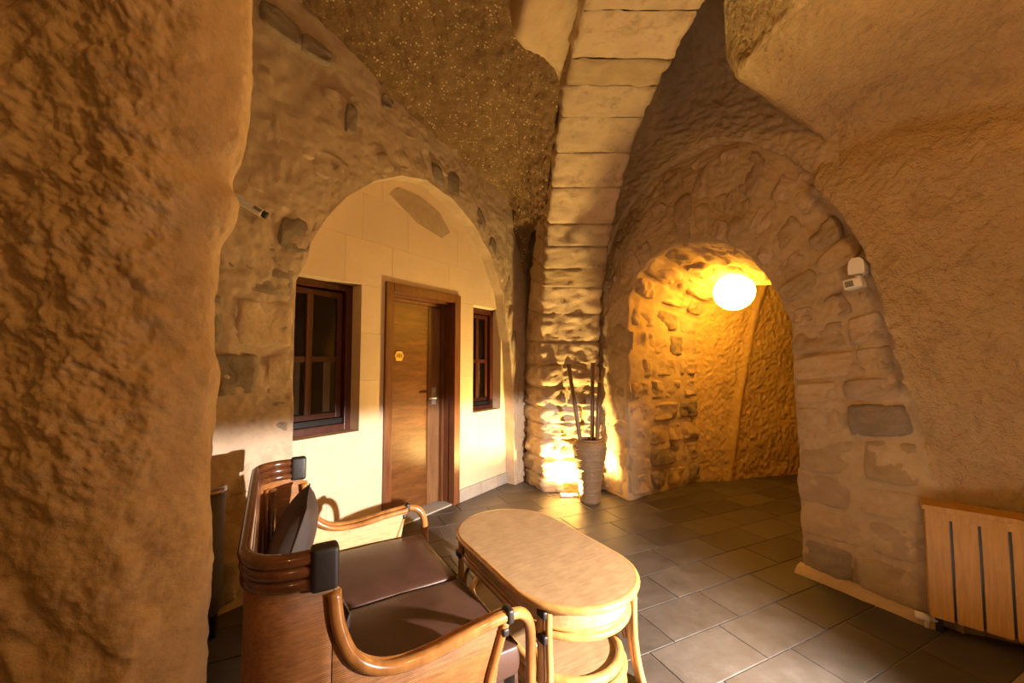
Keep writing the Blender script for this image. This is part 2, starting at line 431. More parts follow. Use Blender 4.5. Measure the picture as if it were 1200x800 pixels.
for ci in range(len(courses)-1):
    z0, z1 = courses[ci], courses[ci+1]
    holes = []
    if z1 <= 2.06: holes.append((DOOR[0], DOOR[1]))
    if z0 >= .88 and z1 <= 2.06: holes += [(WL[0], WL[1]), (WR[0], WR[1])]
    spans = []; cur = -1.10
    for h in sorted(holes): spans.append((cur, h[0])); cur = h[1]
    spans.append((cur, 2.2))
    for (a, b) in spans:
        if b-a < .02: continue
        x = a; first = True
        while x < b-.001:
            L = rb.uniform(.45, .72) if not first else rb.uniform(.3, .7)
            first = False
            e = x+L
            if b-e < .22: e = b
            box('ashlar_block', (x+.0005, -.26, z0+.0005), (e-.0005, rb.uniform(-.0006, .0008), z1-.0005), M['ashlar'], wall1, .0012, seg=1)
            x = e
# faded plaster patch high under the arch
vv = [(.62, 2.72), (.30, 2.66), (.18, 2.75), (.33, 2.90), (.60, 2.98), (.85, 2.97), (.93, 2.88)]
nv = len(vv)
mesh('plaster_patch', [(a, .001, b) for a, b in vv]+[(a, .005, b) for a, b in vv], [tuple(range(nv, 2*nv))]+[(i, (i+1) % nv, nv+(i+1) % nv, nv+i) for i in range(nv)], M['stonepink'], wall1, False)
# skirting of grey slate along the door wall
bb = empty('baseboard_left'); bb.matrix_world = M1; tag(bb, 'grey slate skirting along the foot of the door wall', None, None, 'structure')
for a, b in ((-1.05, -.62), (-.617, -.33), (-.327, .02), (.965, 1.35), (1.353, 1.75)):
    box('skirting_tile', (a, -.002, -.002), (b-.002, .016, .125), M['slatebase'], bb, .002, seg=1)

# door
dr = empty('door_1'); dr.matrix_world = M1; tag(dr, 'dark walnut room door with brass number plate and nickel lever', None, None, 'structure')
for (nm, a, b, c, d, y0, y1) in (('frame_post', .03, .115, 0, 2.115, -.05, .022), ('frame_post', .885, .965, 0, 2.115, -.05, .022), ('frame_head', .116, .884, 2.035, 2.115, -.05, .022),
                     ('jamb', .075, .105, 0, 2.04, -.24, -.05), ('jamb', .895, .925, 0, 2.04, -.24, -.05), ('jamb_head', .106, .894, 2.02, 2.05, -.24, -.05),
                     ('door_stop', .105, .135, 0, 2.02, -.175, -.135), ('door_stop', .865, .895, 0, 2.02, -.175, -.135), ('door_stop', .136, .864, 1.99, 2.02, -.175, -.135)):
    box(nm, (a, y0, c), (b, y1, d), M['doorframe'], dr, .005)
leaf = box('door_leaf', (.29, -.225, .02), (.893, -.18, 2.02), M['doorleaf'], dr, .003)
box('door_stile', (.107, -.225, .02), (.288, -.178, 2.02), M['doorstile'], dr, .003)
box('threshold', (.03, -.24, -.004), (.965, -.004, .014), M['slatebase'], dr, .003)
hp = box('handle_plate', (.185, -.178, 1.0), (.245, -.168, 1.17), M['chrome'], dr, .003)
tubes('lever', [(np.array([(.215, -.168, 1.07), (.215, -.13, 1.07), (.225, -.118, 1.07), (.25, -.115, 1.07), (.33, -.118, 1.07)]), .009), (np.array([(.215, -.168, 1.13), (.215, -.155, 1.13)]), .012)], M['chrome'], hp)
hx = [(-.055, 0), (-.034, .045), (.034, .045), (.055, 0), (.034, -.045), (-.034, -.045)]
pc = (.66, 1.485)
pl = mesh('number_plate', [(pc[0]+x, -.180, pc[1]+z) for x, z in hx]+[(pc[0]+x*.93, -.172, pc[1]+z*.93) for x, z in hx], [tuple(range(6, 12))]+[(i, (i+1) % 6, 6+(i+1) % 6, 6+i) for i in range(6)], M['brass'], dr, False)
fc = bpy.data.curves.new('number', 'FONT'); fc.body = '101'; fc.size = .052; fc.extrude = .001; fc.align_x = 'CENTER'; fc.align_y = 'CENTER'
fo = link('number', fc, pl, M['ink']); fo.location = (pc[0], -.1705, pc[1]); fo.rotation_euler = (math.pi/2, 0, math.pi)

# windows
def window(name, t0, t1, z0, z1, label, sill):
    wn = empty(name); wn.matrix_world = M1; tag(wn, label, None, None, 'structure')
    d0, d1 = -.20, -.115; f = .055
    for nm, a, b, c, d in (('frame_jamb', t0, t0+f, z0, z1), ('frame_jamb', t1-f, t1, z0, z1), ('frame_head', t0+f, t1-f, z1-f, z1), ('frame_sill', t0+f, t1-f, z0, z0+f)):
        box(nm, (a, d0, c), (b, d1, d), M['winframe'], wn, .005)
    box('dark_gasket', (t0+f, d0+.01, z0+f), (t1-f, d1-.03, z0+f+.045), M['blackplastic'], wn, .004)
    a, b, c, d = t0+f+.012, t1-f-.012, z0+f+.05, z1-f-.012; g = .042; tm = (a+b)/2; zm = c+(d-c)*.46
    for nm, x0, x1, y0, y1 in (('sash_stile', a, a+g, c, d), ('sash_stile', b-g, b, c, d), ('sash_rail', a+g, b-g, d-g, d), ('sash_rail', a+g, b-g, c, c+g), ('mullion', tm-.024, tm+.024, c+g, d-g)):
        box(nm, (x0, d0+.015, y0), (x1, d1-.035, y1), M['winframe'], wn, .004)
    box('transom', (a+g, d0+.02, zm-.02), (tm-.025, d1-.04, zm+.02), M['winframe'], wn, .003)
    box('transom', (tm+.025, d0+.02, zm-.02), (b-g, d1-.04, zm+.02), M['winframe'], wn, .003)
    for x0, x1 in ((a+g, tm-.024), (tm+.024, b-g)):
        for y0, y1 in ((c+g, zm-.02), (zm+.02, d-g)):
            box('pane', (x0, d0+.03, y0), (x1, d0+.036, y1), M['glass'], wn, 0)
    n = 9
    for cx in (a+g+.03, tm+.05):  # narrow rippled white strips behind the lower panes, for the pale streaks there
        P = []; W = .055
        for k in range(n):
            x = cx-W/2+W*k/(n-1); y = -.235+.008*math.sin(k*2.2)
            P += [(x, y, c+g+.0), (x, y, zm-.02)]
        mesh('pale_strip', P, [(2*k, 2*k+2, 2*k+3, 2*k+1) for k in range(n-1)], M['pale_strip'], wn)
    return wn
window('window_1', *WL, 'larger dark mahogany window left of the door', 0)
window('window_2', *WR, 'narrow dark mahogany window right of the door', 0)

# stone arch facing in front of the ashlar
OFF1 = .13
pin = [(344, 620), (344, 560), (342, 515), (344, 440), (346, 370), (347, 328), (360, 305), (363, 285), (383, 256), (408, 230), (440, 212), (470, 206), (500, 211), (530, 233), (555, 263), (575, 300), (590, 345), (598, 400), (602, 470), (603, 530), (603, 562)]
inn = [w1pix(x, y, OFF1) for x, y in pin]; inn[0] = (inn[0][0], -.02); inn[-1] = (inn[-1][0], -.02)
NK = 190
ik = np.array(inn); 
# outer boundary, matched piecewise to the inner one
def pieces(P, idx, counts):
    out = []
    for a, b, n in zip(idx[:-1], idx[1:], counts):
        q = resample(P[a:b+1], n+1); out.append(q[:-1])
    out.append(P[idx[-1]][None]); return np.concatenate(out)
ou = np.array([(2.9, -.02), (2.9, 1.0), (2.9, 2.1), (2.9, 4.2), (1.0, 4.2), (-.3, 4.2), (-1.0, 3.7), (-1.12, 2.6), (-1.14, 1.2), (-1.14, -.02)])
cnt = (50, 24, 50, 66)
I1 = pieces(ik, (0, 6, 9, 14, 20), cnt); O1 = pieces(ou, (0, 2, 3, 5, 9), cnt)
def S1(k, r):
    k = np.clip(k, 0, 1)*(len(I1)-1); i = np.clip(np.floor(k).astype(int), 0, len(I1)-2); f = (k-i)[..., None]
    a = I1[i]*(1-f)+I1[i+1]*f; b = O1[i]*(1-f)+O1[i+1]*f
    q = a*(1-r[..., None])+b*r[..., None]
    return w1(q[..., 0], q[..., 1], OFF1), np.broadcast_to(np.array([N1[0], N1[1], 0]), q.shape[:-1]+(3,))
kk, rr_ = np.meshgrid(np.linspace(0, 1, 900), np.linspace(0, 1, 110)**1.3, indexing='ij')
G, Nn = S1(kk, rr_)
h = .030*fbm(G, 2.2, 3, 5)+.013*fbm(G, 7, 4, 8, .6)+.004*fbm(G, 30, 2, 9)
G = G+Nn*h[..., None]
back = w1(I1[:, 0], I1[:, 1], -.02)
ib = np.stack([np.interp(np.linspace(0, 1, 900), np.linspace(0, 1, len(I1)), back[:, c]) for c in range(3)], 1)
mid = [(ib*(1-f)+G[:, 0]*f)[:, None] for f in (0, .35, .7, .93)]
G = np.concatenate(mid+[G[:, :1]+.0]+[G[:, 1:]], 1)
arch1 = gridmesh('trim_1', G, M['mortar_pink'], None, 'structure'); tag(arch1, 'rough stone arch facing round the cream door wall, smeared with mortar')
sd = 100
rs = random.Random(5)
# pier blocks on the left
for (z0, z1), cols in zip([(.02, .3), (.3, .62), (.62, .92), (.92, 1.2), (1.2, 1.5), (1.5, 1.83), (1.83, 2.2)], [3, 2, 3, 2, 3, 2, 2]):
    xs = sorted([1.76, 2.55]+[1.76+.79*(i+1)/cols+rs.uniform(-.06, .06) for i in range(cols-1)])
    for a, b in zip(xs[:-1], xs[1:]):
        sd += 1
        def Sp(u, v, a=a): 
            P = w1(u, v, OFF1); return P, np.broadcast_to(np.array([N1[0], N1[1], 0]), P.shape)
        stone(Sp, a+.012, b-.012, z0+.008, z1-.008, M['stonepink'] if rs.random() < .7 else M['stonedark'], arch1, H=rs.uniform(.0, .011), sink=.016, n=(14, 14), rough=.012, seed=sd, jit=.06)
# voussoirs round the arch
ks = np.linspace(.39, .97, 19)
for i in range(18):
    sd += 1
    k0, k1 = ks[i]+.003, ks[i+1]-.003
    rr0 = .0 if i % 2 else .01
    wid = .30 if i < 11 else .42
    m = M['stonedark'] if (i in (5, 6, 7, 8, 9, 10, 11, 13) and rs.random() < .8) else M['stonepink']
    Lr = np.linalg.norm(O1[int((k0+k1)/2*190)]-I1[int((k0+k1)/2*190)])
    stone(S1, k0, k1, .03/Lr, min(.98, rs.uniform(.22, .32)/Lr), m, arch1, H=rs.uniform(.006, .020) if m is M['stonedark'] else rs.uniform(-.004, .012), sink=.016, n=(8, 8), rough=.014, seed=sd, jit=.18, rnd=.6)
# odd stones in the spandrel
for (px, py, wx, wz, dk) in [(411, 140, .13, .24, 1), (345, 275, .22, .26, 1), (395, 120, .2, .16, 0), (455, 120, .13, .12, 1), (330, 30, .3, .2, 1), (372, 60, .22, .16, 1), (300, 90, .3, .22, 0), (350, 160, .34, .26, 0), (318, 215, .3, .2, 0), (440, 170, .2, .18, 0), (480, 150, .2, .2, 0), (388, 195, .26, .2, 0), (520, 195, .18, .16, 0)]:
    t, z = w1pix(px, py, OFF1); sd += 1
    def Sp(u, v):
        P = w1(u, v, OFF1); return P, np.broadcast_to(np.array([N1[0], N1[1], 0]), P.shape)
    stone(Sp, t-wx/2, t+wx/2, z-wz/2, z+wz/2, M['stonedark'] if dk else M['mortar_pink'], arch1, H=.016 if dk else -.001, sink=.012, n=(14, 14), rough=.014, seed=sd, jit=.25, rnd=.8)

# ------------------------------------------------------------------ rib: pillar and arch of stone slabs
XL, XR = .34, .97; YC, HS1, HS2, ZS, RI = 2.55, 1.95, 2.9, 1.5, 1.87
def rib_center(n=400):
    z = np.linspace(-.02, ZS, 120); y = np.full(120, YC+HS1); x0 = np.full(120, 0.)
    th = np.linspace(0, math.pi/2, 160)[1:]; y2 = YC+HS1*np.cos(th); z2 = ZS+RI*np.sin(th)
    th = np.linspace(math.pi/2, math.pi*.93, 120)[1:]; y3 = YC+HS2*np.cos(th); z3 = ZS+RI*np.sin(th)
    P = np.stack([np.r_[y, y2, y3], np.r_[z, z2, z3]], 1)
    return resample(P, n)
RC = rib_center(); RT = np.gradient(RC, axis=0); RT /= np.linalg.norm(RT, axis=1, keepdims=True)
RO = np.stack([RT[:, 1], -RT[:, 0]], 1)           # outward (away from the room), in (y,z)
RLEN = np.sum(np.linalg.norm(np.diff(RC, axis=0), axis=1))
DEP = .46
def rib_path(q, w):
    """q: index float along rib, w in 0..1 across: left side, intrados, right side"""
    i = np.clip(np.floor(q).astype(int), 0, len(RC)-2); f = (q-i)[..., None]
    c = RC[i]*(1-f)+RC[i+1]*f; o = RO[i]*(1-f)+RO[i+1]*f
    w = np.asarray(w)
    wl, wr = .30, .70
    dep = np.where(w < wl, (wl-w)/wl, np.where(w > wr, (w-wr)/(1-wr), 0))*DEP
    sh = np.clip((c[..., 1]-1.6)/1.6, 0, 1)
    xl = XL+.045*sh+.03*np.clip((2.8-c[..., 0])/2, 0, 1); xr = XR+.045*sh+.03*np.clip((2.8-c[..., 0])/2, 0, 1)
    x = np.where(w < wl, xl, np.where(w > wr, xr, xl+(xr-xl)*(w-wl)/(wr-wl)))
    x = x - np.where(w < wl, dep*.40*(1-sh*.7), 0)
    y = c[..., 0]+o[..., 0]*dep; z = c[..., 1]+o[..., 1]*dep
    return np.stack([x, y, z], -1)
def SR(q, w):
    e = 1e-2
    P = rib_path(q, w)
    i = np.clip(np.round(q).astype(int), 0, len(RC)-1); o = RO[i]
    nl = np.clip((w-.27)/.06, 0, 1); nr = np.clip((.73-w)/.06, 0, 1)
    nin = nl*nr
    n = np.stack([np.where(w < .5, -(1-nl), (1-nr)), -o[..., 0]*nin, -o[..., 1]*nin], -1)
    n /= np.linalg.norm(n, axis=-1, keepdims=True)+1e-9
    return P, n
qq, ww = np.meshgrid(np.linspace(0, len(RC)-1, 300), np.r_[np.linspace(0, .29, 10), np.linspace(.30, .70, 16), np.linspace(.71, 1, 10)], indexing='ij')
P, n = SR(qq, ww)
rib = gridmesh('trim_2', P+n*(-.018+.006*fbm(P, 8, 2, 3))[..., None], M['mortar'], None, 'structure'); tag(rib, 'stone rib arch rising from the lit pillar to the ceiling')
qs = 0.0; rs = random.Random(21); per = (len(RC)-1)/RLEN; i = 0
while qs < len(RC)-12:
    hgt = rs.uniform(.16, .26) if RC[int(qs)][1] < 1.5 and RC[int(qs)][0] > 3 else rs.uniform(.20, .40)
    q1 = min(len(RC)-1, qs+hgt*per); sd += 1; i += 1
    zc = RC[int((qs+q1)/2)][1]; lowz = zc < 1.45 and RC[int(qs)][0] > 3
    if lowz and rs.random() < .55:
        cut = rs.uniform(.42, .58)
        for a, b in ((0, cut-.006), (cut+.006, 1)):
            sd += 1
            stone(SR, qs+.006*per, q1-.006*per, a, b, M['ribstone'], rib, H=rs.uniform(.005, .018), sink=.012, n=(10, 20), rnd=.02, jit=.02, rough=.042, seed=sd, freq=12)
    else:
        stone(SR, qs+.004*per, q1-.004*per, 0, 1, M['ribstone'] if i % 7 != 4 else M['stone'], rib, H=rs.uniform(.0, .010), sink=.003, n=(16, 44), rnd=.0, jit=.01, rough=.042 if lowz else .020, seed=sd, freq=11)
    qs = q1

# ------------------------------------------------------------------ wall 2: stone arch of the passage
P2 = np.array([2.002, 2.83]); D2 = np.array([-.491, .871]); N2 = np.array([-.871, -.491]); T2 = np.array([.842, .540])
def w2(s, z, off=0.0, dep=0.0):
    s = np.asarray(s, float); z = np.asarray(z, float)
    x = P2[0]+D2[0]*s+N2[0]*off+T2[0]*dep; y = P2[1]+D2[1]*s+N2[1]*off+T2[1]*dep
    return np.stack(np.broadcast_arrays(x, y, z), -1)
in2 = np.array([(0, -.02), (0, .3), (.016, .62), (-.003, .86), (.019, 1.33), (.017, 1.69), (.112, 1.95), (.258, 2.21), (.354, 2.31), (.493, 2.40), (.726, 2.48), (.991, 2.52), (1.25, 2.47), (1.45, 2.35), (1.57, 2.1), (1.6, 1.65), (1.607, .75), (1.611, -.02)])
ou2 = np.array([(-.75, -.02), (-.72, .35), (-.69, .73), (-.64, 1.15), (-.572, 1.5), (-.528, 1.8), (-.441, 2.16), (-.299, 2.48), (-.137, 2.75), (.077, 2.99), (.327, 3.19), (.621, 3.30), (.971, 3.30), (1.279, 3.22), (1.572, 3.06), (1.836, 2.76), (1.983, 2.35), (2.2, 1.7), (2.25, .8), (2.25, -.02)])
cn2 = (60, 45, 35, 60)
I2 = pieces(in2, (0, 5, 10, 14, 17), cn2); O2 = pieces(ou2, (0, 5, 11, 16, 19), cn2); n2k = len(I2)
def lerp(A, k):
    k = np.clip(k, 0, 1)*(len(A)-1); i = np.clip(np.floor(k).astype(int), 0, len(A)-2); f = (k-i)[..., None]; return A[i]*(1-f)+A[i+1]*f
def S2(k, r):
    a = lerp(I2, k); b = lerp(O2, k); q = a*(1-r[..., None])+b*r[..., None]
    P = w2(q[..., 0], q[..., 1]); return P, np.broadcast_to(np.array([N2[0], N2[1], 0]), P.shape)
def S2j(k, v):
    """passage jamb and underside: v = 0 at the face, 1 at the back"""
    a = lerp(I2, k); z = a[..., 1]*(1-.10*v*np.clip((a[..., 1]-1.4)/1.0, 0, 1)); s = a[..., 0]
    P = w2(s, z, 0, v*1.25)
    kp = lerp(I2, np.clip(k+.004, 0, 1))-lerp(I2, np.clip(k-.004, 0, 1)); kp /= np.linalg.norm(kp, axis=-1, keepdims=True)+1e-9
    nn = np.stack([D2[0]*(-kp[..., 1])*-1, D2[1]*(-kp[..., 1])*-1, -kp[..., 0]], -1)   # inward normal in the (s,z) plane
    return P, nn
kk, r2 = np.meshgrid(np.linspace(0, 1, 420), np.linspace(0, 1.0, 110), indexing='ij')
G, Nn = S2(kk, r2)
h = .030*fbm(G, 3.0, 3, 15)+.024*fbm(G, 9, 4, 18, .6)+.008*fbm(G, 30, 2, 19)
G = G+Nn*h[..., None]
kj, vj = np.meshgrid(np.linspace(0, 1, 420), np.linspace(1, .02, 44), indexing='ij')
J, Jn = S2j(kj, vj)
J = J+Jn*(.022*fbm(J, 4, 3, 25)+.026*fbm(J, 11, 3, 28))[..., None]
wall2 = gridmesh('wall_far_right', np.concatenate([J, G], 1), M['mortar'], None, 'structure'); tag(wall2, 'rough stone arch wall with the passage opening')
rs = random.Random(31)
def kz(z):                                        # k on the right pier at height z
    return np.interp(z, I2[:60, 1], np.linspace(0, 59/(n2k-1), 60))
# right pier courses
zs = [.01, .24, .46, .66, .92, 1.13, 1.28, 1.46, 1.70]
for j in range(8):
    k0, k1 = float(kz(zs[j])), float(kz(zs[j+1])); nc = 2
    cut = [.0, rs.uniform(.38, .6), .93]
    for a, b in zip(cut[:-1], cut[1:]):
        sd += 1
        m = M['stonedark'] if (j == 4 and a > 0) or (j in (0, 1) and rs.random() < .35) else rs.choice([M['stone'], M['stone'], M['stonepink']])
        stone(S2, k0+.002, k1-.002, a+.01 if a else -.02, b-.012, m, wall2, H=rs.uniform(.004, .022), sink=.016, n=(14, 14), rough=.026, seed=sd, jit=.10, rnd=.25)
# ring of the arch
kr = np.linspace(float(kz(1.70)), 145/(n2k-1), 15)
for j in range(14):
    rc = 0.0; ncut = 2 if j % 3 else 3
    cuts = [0]+[(i+1)/ncut+rs.uniform(-.08, .08) for i in range(ncut-1)]+[.97]
    for a, b in zip(cuts[:-1], cuts[1:]):
        sd += 1; jj = rs.uniform(-.006, .006)
        m = rs.choice([M['stone'], M['stonepink'], M['stone'], M['stonepink']])
        stone(S2, kr[j]+.004+jj, kr[j+1]-.004+jj, a+.02, b-.02, m, wall2, H=rs.uniform(.0, .026), sink=.016, n=(14, 14), rough=.032, seed=sd, jit=.28, rnd=.7)
# left jamb face courses
zl = [.01, .26, .5, .75, 1.0, 1.25, 1.5, 1.8, 2.15]
def kzl(z): return np.interp(z, I2[140:, 1][::-1], np.linspace(140/(n2k-1), 1, n2k-140)[::-1])
for j in range(8):
    k1, k0 = float(kzl(zl[j])), float(kzl(zl[j+1])); cut = [.0, rs.uniform(.4, .6), .97]
    for a, b in zip(cut[:-1], cut[1:]):
        sd += 1
        stone(S2, k0+.002, k1-.002, a+.02 if a else -.02, b-.02, rs.choice([M['stone'], M['stonepink']]), wall2, H=rs.uniform(-.004, .014), sink=.016, n=(14, 14), rough=.026, seed=sd, jit=.15, rnd=.4)
# jamb stones of the passage (left side and underside)
for j in range(8):
    k1, k0 = float(kzl(zl[j])), float(kzl(zl[j+1])); nc = 3 if j % 2 else 4
    cuts = [.02]+[(i+1)/nc+rs.uniform(-.05, .05) for i in range(nc-1)]+[.99]
    for a, b in zip(cuts[:-1], cuts[1:]):
        sd += 1
        stone(S2j, k0+.003, k1-.003, a+.012, b-.012, M['stonedark'] if rs.random() < .3 else rs.choice([M['stone'], M['stonepink']]), wall2, H=rs.uniform(-.002, .022), sink=.016, n=(14, 14), rough=.032, seed=sd, jit=.12, rnd=.3)
ku = np.linspace(62/(n2k-1), 139/(n2k-1), 10)
for j in range(9):
    nc = 2 if j % 2 else 3
    cuts = [.02]+[(i+1)/nc+rs.uniform(-.06, .06) for i in range(nc-1)]+[.98]
    for a, b in zip(cuts[:-1], cuts[1:]):
        sd += 1
        stone(S2j, ku[j]+.004, ku[j+1]-.004, a+.015, b-.015, rs.choice([M['stone'], M['stonepink']]), wall2, H=rs.uniform(-.004, .022), sink=.016, n=(14, 14), rough=.036, seed=sd, jit=.2, rnd=.5)

fil = np.stack([w2(np.linspace(-.66, .02, 40), zz+0*np.linspace(0, 1, 40), oo) for zz, oo in ((.05, .0), (.035, .05), (.004, .085), (-.01, .09))], 1)
fil[:, 1:3] += (.008*fbm(fil[:, 1:3], 14, 2, 77))[..., None]
tag(gridmesh('trim_3', fil, M['mortar'], None, 'structure'), 'mortar fillet along the foot of the right stone pier')

# ------------------------------------------------------------------ lunette above the arch, right wall and ceiling
def lip(k): return .10
oc = lerp(O2, np.linspace(.372, .80, 12))
cen = np.array([.75, 1.9])
net = []
for (ext, off) in ((-.02, -.03), (.0, .05), (.14, .09), (.50, .20), (.95, .55), (1.35, 1.05)):
    row = []
    for j, q in enumerate(oc):
        d = q-cen; d[0] = max(d[0], .0); d /= np.linalg.norm(d)
        f = np.interp(j, [0, 7, 11], [1, .75, .35]); f2 = np.interp(j, [0, 4, 11], [.45, 1, 1])
        qq2 = q+d*ext
        row.append(w2(qq2[0], min(qq2[1], 4.3), off*f if ext < .2 else off*f2))
    net.append(row)
def dl(G):
    q = np.stack([G[..., 0]*16+G[..., 2]*20, G[..., 1]*18-G[..., 2]*12, G[..., 2]*26], -1)
    return .030*fbm(G, 2, 3, 41)+.015*fbm(q, 1.2, 2, 44)+.010*fbm(G, 26, 3, 45)
lun = patch('wall_lunette', net, 150, 300, dl, M['lunette']); tag(lun, 'tooled plaster over the stone arch')

E3 = np.array([.743, -.669])
def edge3(z):                                      # left border of the plaster wall, just in front of the arch stones
    s = np.interp(z, ou2[:10, 1], ou2[:10, 0]); return w2(s, z, np.interp(z, [.75, 1.5], [-.02, .13]))
rows = []
for z in (-.03, .5, 1.0, 1.5, 1.95, 2.3, 2.6):
    b = edge3(z); inn3 = w2(np.interp(z, ou2[:10, 1], ou2[:10, 0])+.0, z, -.04)
    r = [inn3, b]
    lean = .10*max(0, z-1.6)
    for kx in (.22, .55, 1.0, 1.7, 2.8):
        base = np.array([2.375, 2.335])+E3*kx
        q = np.array([base[0]-.669*lean, base[1]-.743*lean, z])
        if kx < .5:
            q = .5*q+.5*np.array([*(b[:2]+E3*kx*.9), z])
        r.append(q)
    rows.append(r)
b = at(967, 165, 2.58); r = [at(960, 170, 2.9), b]+[b+np.array([.743, -.669, .10])*k for k in (.22, .5)]+[np.array([2.85, 1.5, 3.05]), np.array([3.35, 1.0, 3.05]), np.array([4.1, .2, 3.05])]
rows.append(r)
b = at(900, 108, 2.42); rows.append([at(893, 110, 2.75), b]+[b+np.array([.743, -.80, .16])*k for k in (.22, .55)]+[np.array([2.35, 1.35, 3.40]), np.array([2.8, .7, 3.45]), np.array([3.5, -.2, 3.45])])
b = at(869, 84, 2.30); rows.append([at(858, 80, 2.65), b]+[b+np.array([.50, -.85, .30])*k for k in (.22, .55)]+[np.array([1.85, 1.15, 3.5]), np.array([2.2, .5, 3.6]), np.array([2.8, -.4, 3.6])])
b = at(900, 40, 2.02); rows.append([at(850, 35, 2.4), b]+[b+np.array([.45, -.85, .35])*k for k in (.22, .5)]+[np.array([1.65, 1.0, 3.5]), np.array([1.9, .3, 3.65]), np.array([2.3, -.6, 3.65])])
b = at(935, -5, 1.80); rows.append([at(850, -15, 2.2), b]+[b+np.array([.35, -.85, .35])*k for k in (.22, .5)]+[np.array([1.5, .7, 3.5]), np.array([1.7, .1, 3.65]), np.array([2.0, -.8, 3.65])])
b = at(950, -90, 1.6); rows.append([at(850, -90, 1.9), b]+[b+np.array([.3, -.7, .35])*k for k in (.22, .5)]+[np.array([1.4, .5, 3.6]), np.array([1.5, -.1, 3.7]), np.array([1.8, -.9, 3.7])])
def d3(G):
    hh = G[..., 0]*.743-G[..., 1]*.669; z = G[..., 2]
    a = hh*.55+z*.84; c = -hh*.84+z*.55
    q = np.stack([a*9, c*46, hh*0+3.3], -1)
    q2 = np.stack([a*14+9, c*60, hh*0+1.3], -1)
    amp = np.clip(1.15-.35*(hh-.0), .35, 1.0)
    return .028*fbm(G, 1.7, 3, 51)*np.clip(z/.9, .25, 1)+amp*(.016*fbm(q, 1, 2, 54)+.009*vnoise(q2, 56))*np.where(z > 2.9, .5, 1)*np.clip(z/.8, .4, 1)+.011*fbm(G, 26, 3, 55, .6)
w3 = patch('wall_right', rows, 330, 300, d3, M['plaster']); tag(w3, 'tool marked plaster wall curving overhead into the rock ceiling on the right')

# ------------------------------------------------------------------ passage behind the arch
pts = [(1.7, 5.1), (1.98, 4.92), (2.2, 4.88), (2.7, 4.97), (3.4, 5.15), (4.2, 5.3), (5.0, 4.9), (5.2, 4.0), (4.6, 3.2), (3.2, 2.9), (2.6, 2.9)]
net = []
cx, cy = 3.3, 4.0
for z, sh in ((-.03, 0), (.5, 0.01), (1.0, .0), (1.5, .02), (1.9, .05), (2.3, .14), (2.65, .34), (2.85, .65), (2.9, .97)):
    net.append([(x+(cx-x)*sh, y+(cy-y)*sh, z) for x, y in pts])
def dp(G):
    q = np.stack([G[..., 0]*14, G[..., 1]*14, G[..., 2]*20], -1)
    ln = 2.62+(G[..., 2])*.20                       # a raised ridge running up the plaster
    rd = np.exp(-((G[..., 0]-ln)/.055)**2)*(G[..., 1] > 4.5)
    return .030*fbm(G, 2, 3, 61)*(1-rd)+.016*fbm(q, 2.0, 3, 64)*(1-.8*rd)+.014*fbm(G, 30, 3, 65, .6)*(1-.7*rd)+.035*rd
pw = patch('wall_passage', net, 230, 620, dp, M['passage'], room=np.array([3.3, 3.9, 1.3])); tag(pw, 'rough plaster of the passage lit by the round lamp')

# ------------------------------------------------------------------ left vault
def rl(Y, dz=.12, dx=0):                           # left border of the rib at depth Y
    th = np.arccos(np.clip((Y-YC)/(HS1 if Y > YC else HS2), -1, 1)); z = ZS+RI*math.sin(th); return np.array([.36+dx, Y+.12*max(0, (Y-YC)/HS1), z+dz])
net = []
for (t, z, Y) in ((-1.05, 2.55, 4.75), (-.80, 2.98, 4.35), (-.60, 3.35, 4.0), (0, 3.46, 3.6), (.8, 3.60, 3.1), (1.65, 3.87, 2.6), (2.5, 4.0, 1.9), (3.4, 4.1, .8), (4.5, 4.1, -.8)):
    a = w1(t, z, OFF1-.05); e = rl(max(Y, .4)) if Y > .4 else np.array([.4, Y, 3.3])
    if Y > 4.3: e = np.array([.17 if Y > 4.5 else .22, 4.9 if Y > 4.5 else 4.7, z-.05])
    a2 = w1(t, z, OFF1+.02)
    m1 = a*.7+e*.3; m2 = a*.35+e*.65
    up = .10 if Y < 4.2 else .0
    m1[2] += up; m2[2] += up*1.2
    net.append([a, a2, m1, m2, e])
def dv(G): return .04*fbm(G, 2, 3, 71)+.022*fbm(G, 9, 3, 74)+.014*fbm(G, 26, 3, 75)
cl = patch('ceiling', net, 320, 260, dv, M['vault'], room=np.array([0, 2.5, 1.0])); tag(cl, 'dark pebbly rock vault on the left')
# rock spur beside the rib at the top
net = [
   [(.37, 2.9, 3.44), (.35, 2.9, 3.48), (.33, 2.9, 3.55), (.30, 2.9, 3.75)],
       [(.38, 2.55, 3.50), (.29, 2.55, 3.46), (.21, 2.6, 3.48), (.15, 2.65, 3.80)],
       [(.40, 2.15, 3.48), (.22, 2.15, 3.36), (.03, 2.18, 3.27), (-.03, 2.35, 3.75)],
       [(.42, 1.75, 3.46), (.28, 1.75, 3.40), (.12, 1.80, 3.42), (.05, 2.0, 3.80)],
       [(.44, 1.2, 3.4), (.30, 1.2, 3.4), (.2, 1.2, 3.5), (.1, 1.4, 3.8)]]
sp = patch('ceiling_spur', net, 90, 50, lambda G: .03*fbm(G, 4, 3, 81)+.01*fbm(G, 16, 3, 82), M['mortar'], room=np.array([0, 1.5, 1.0])); tag(sp, 'tan rock spur beside the rib arch')

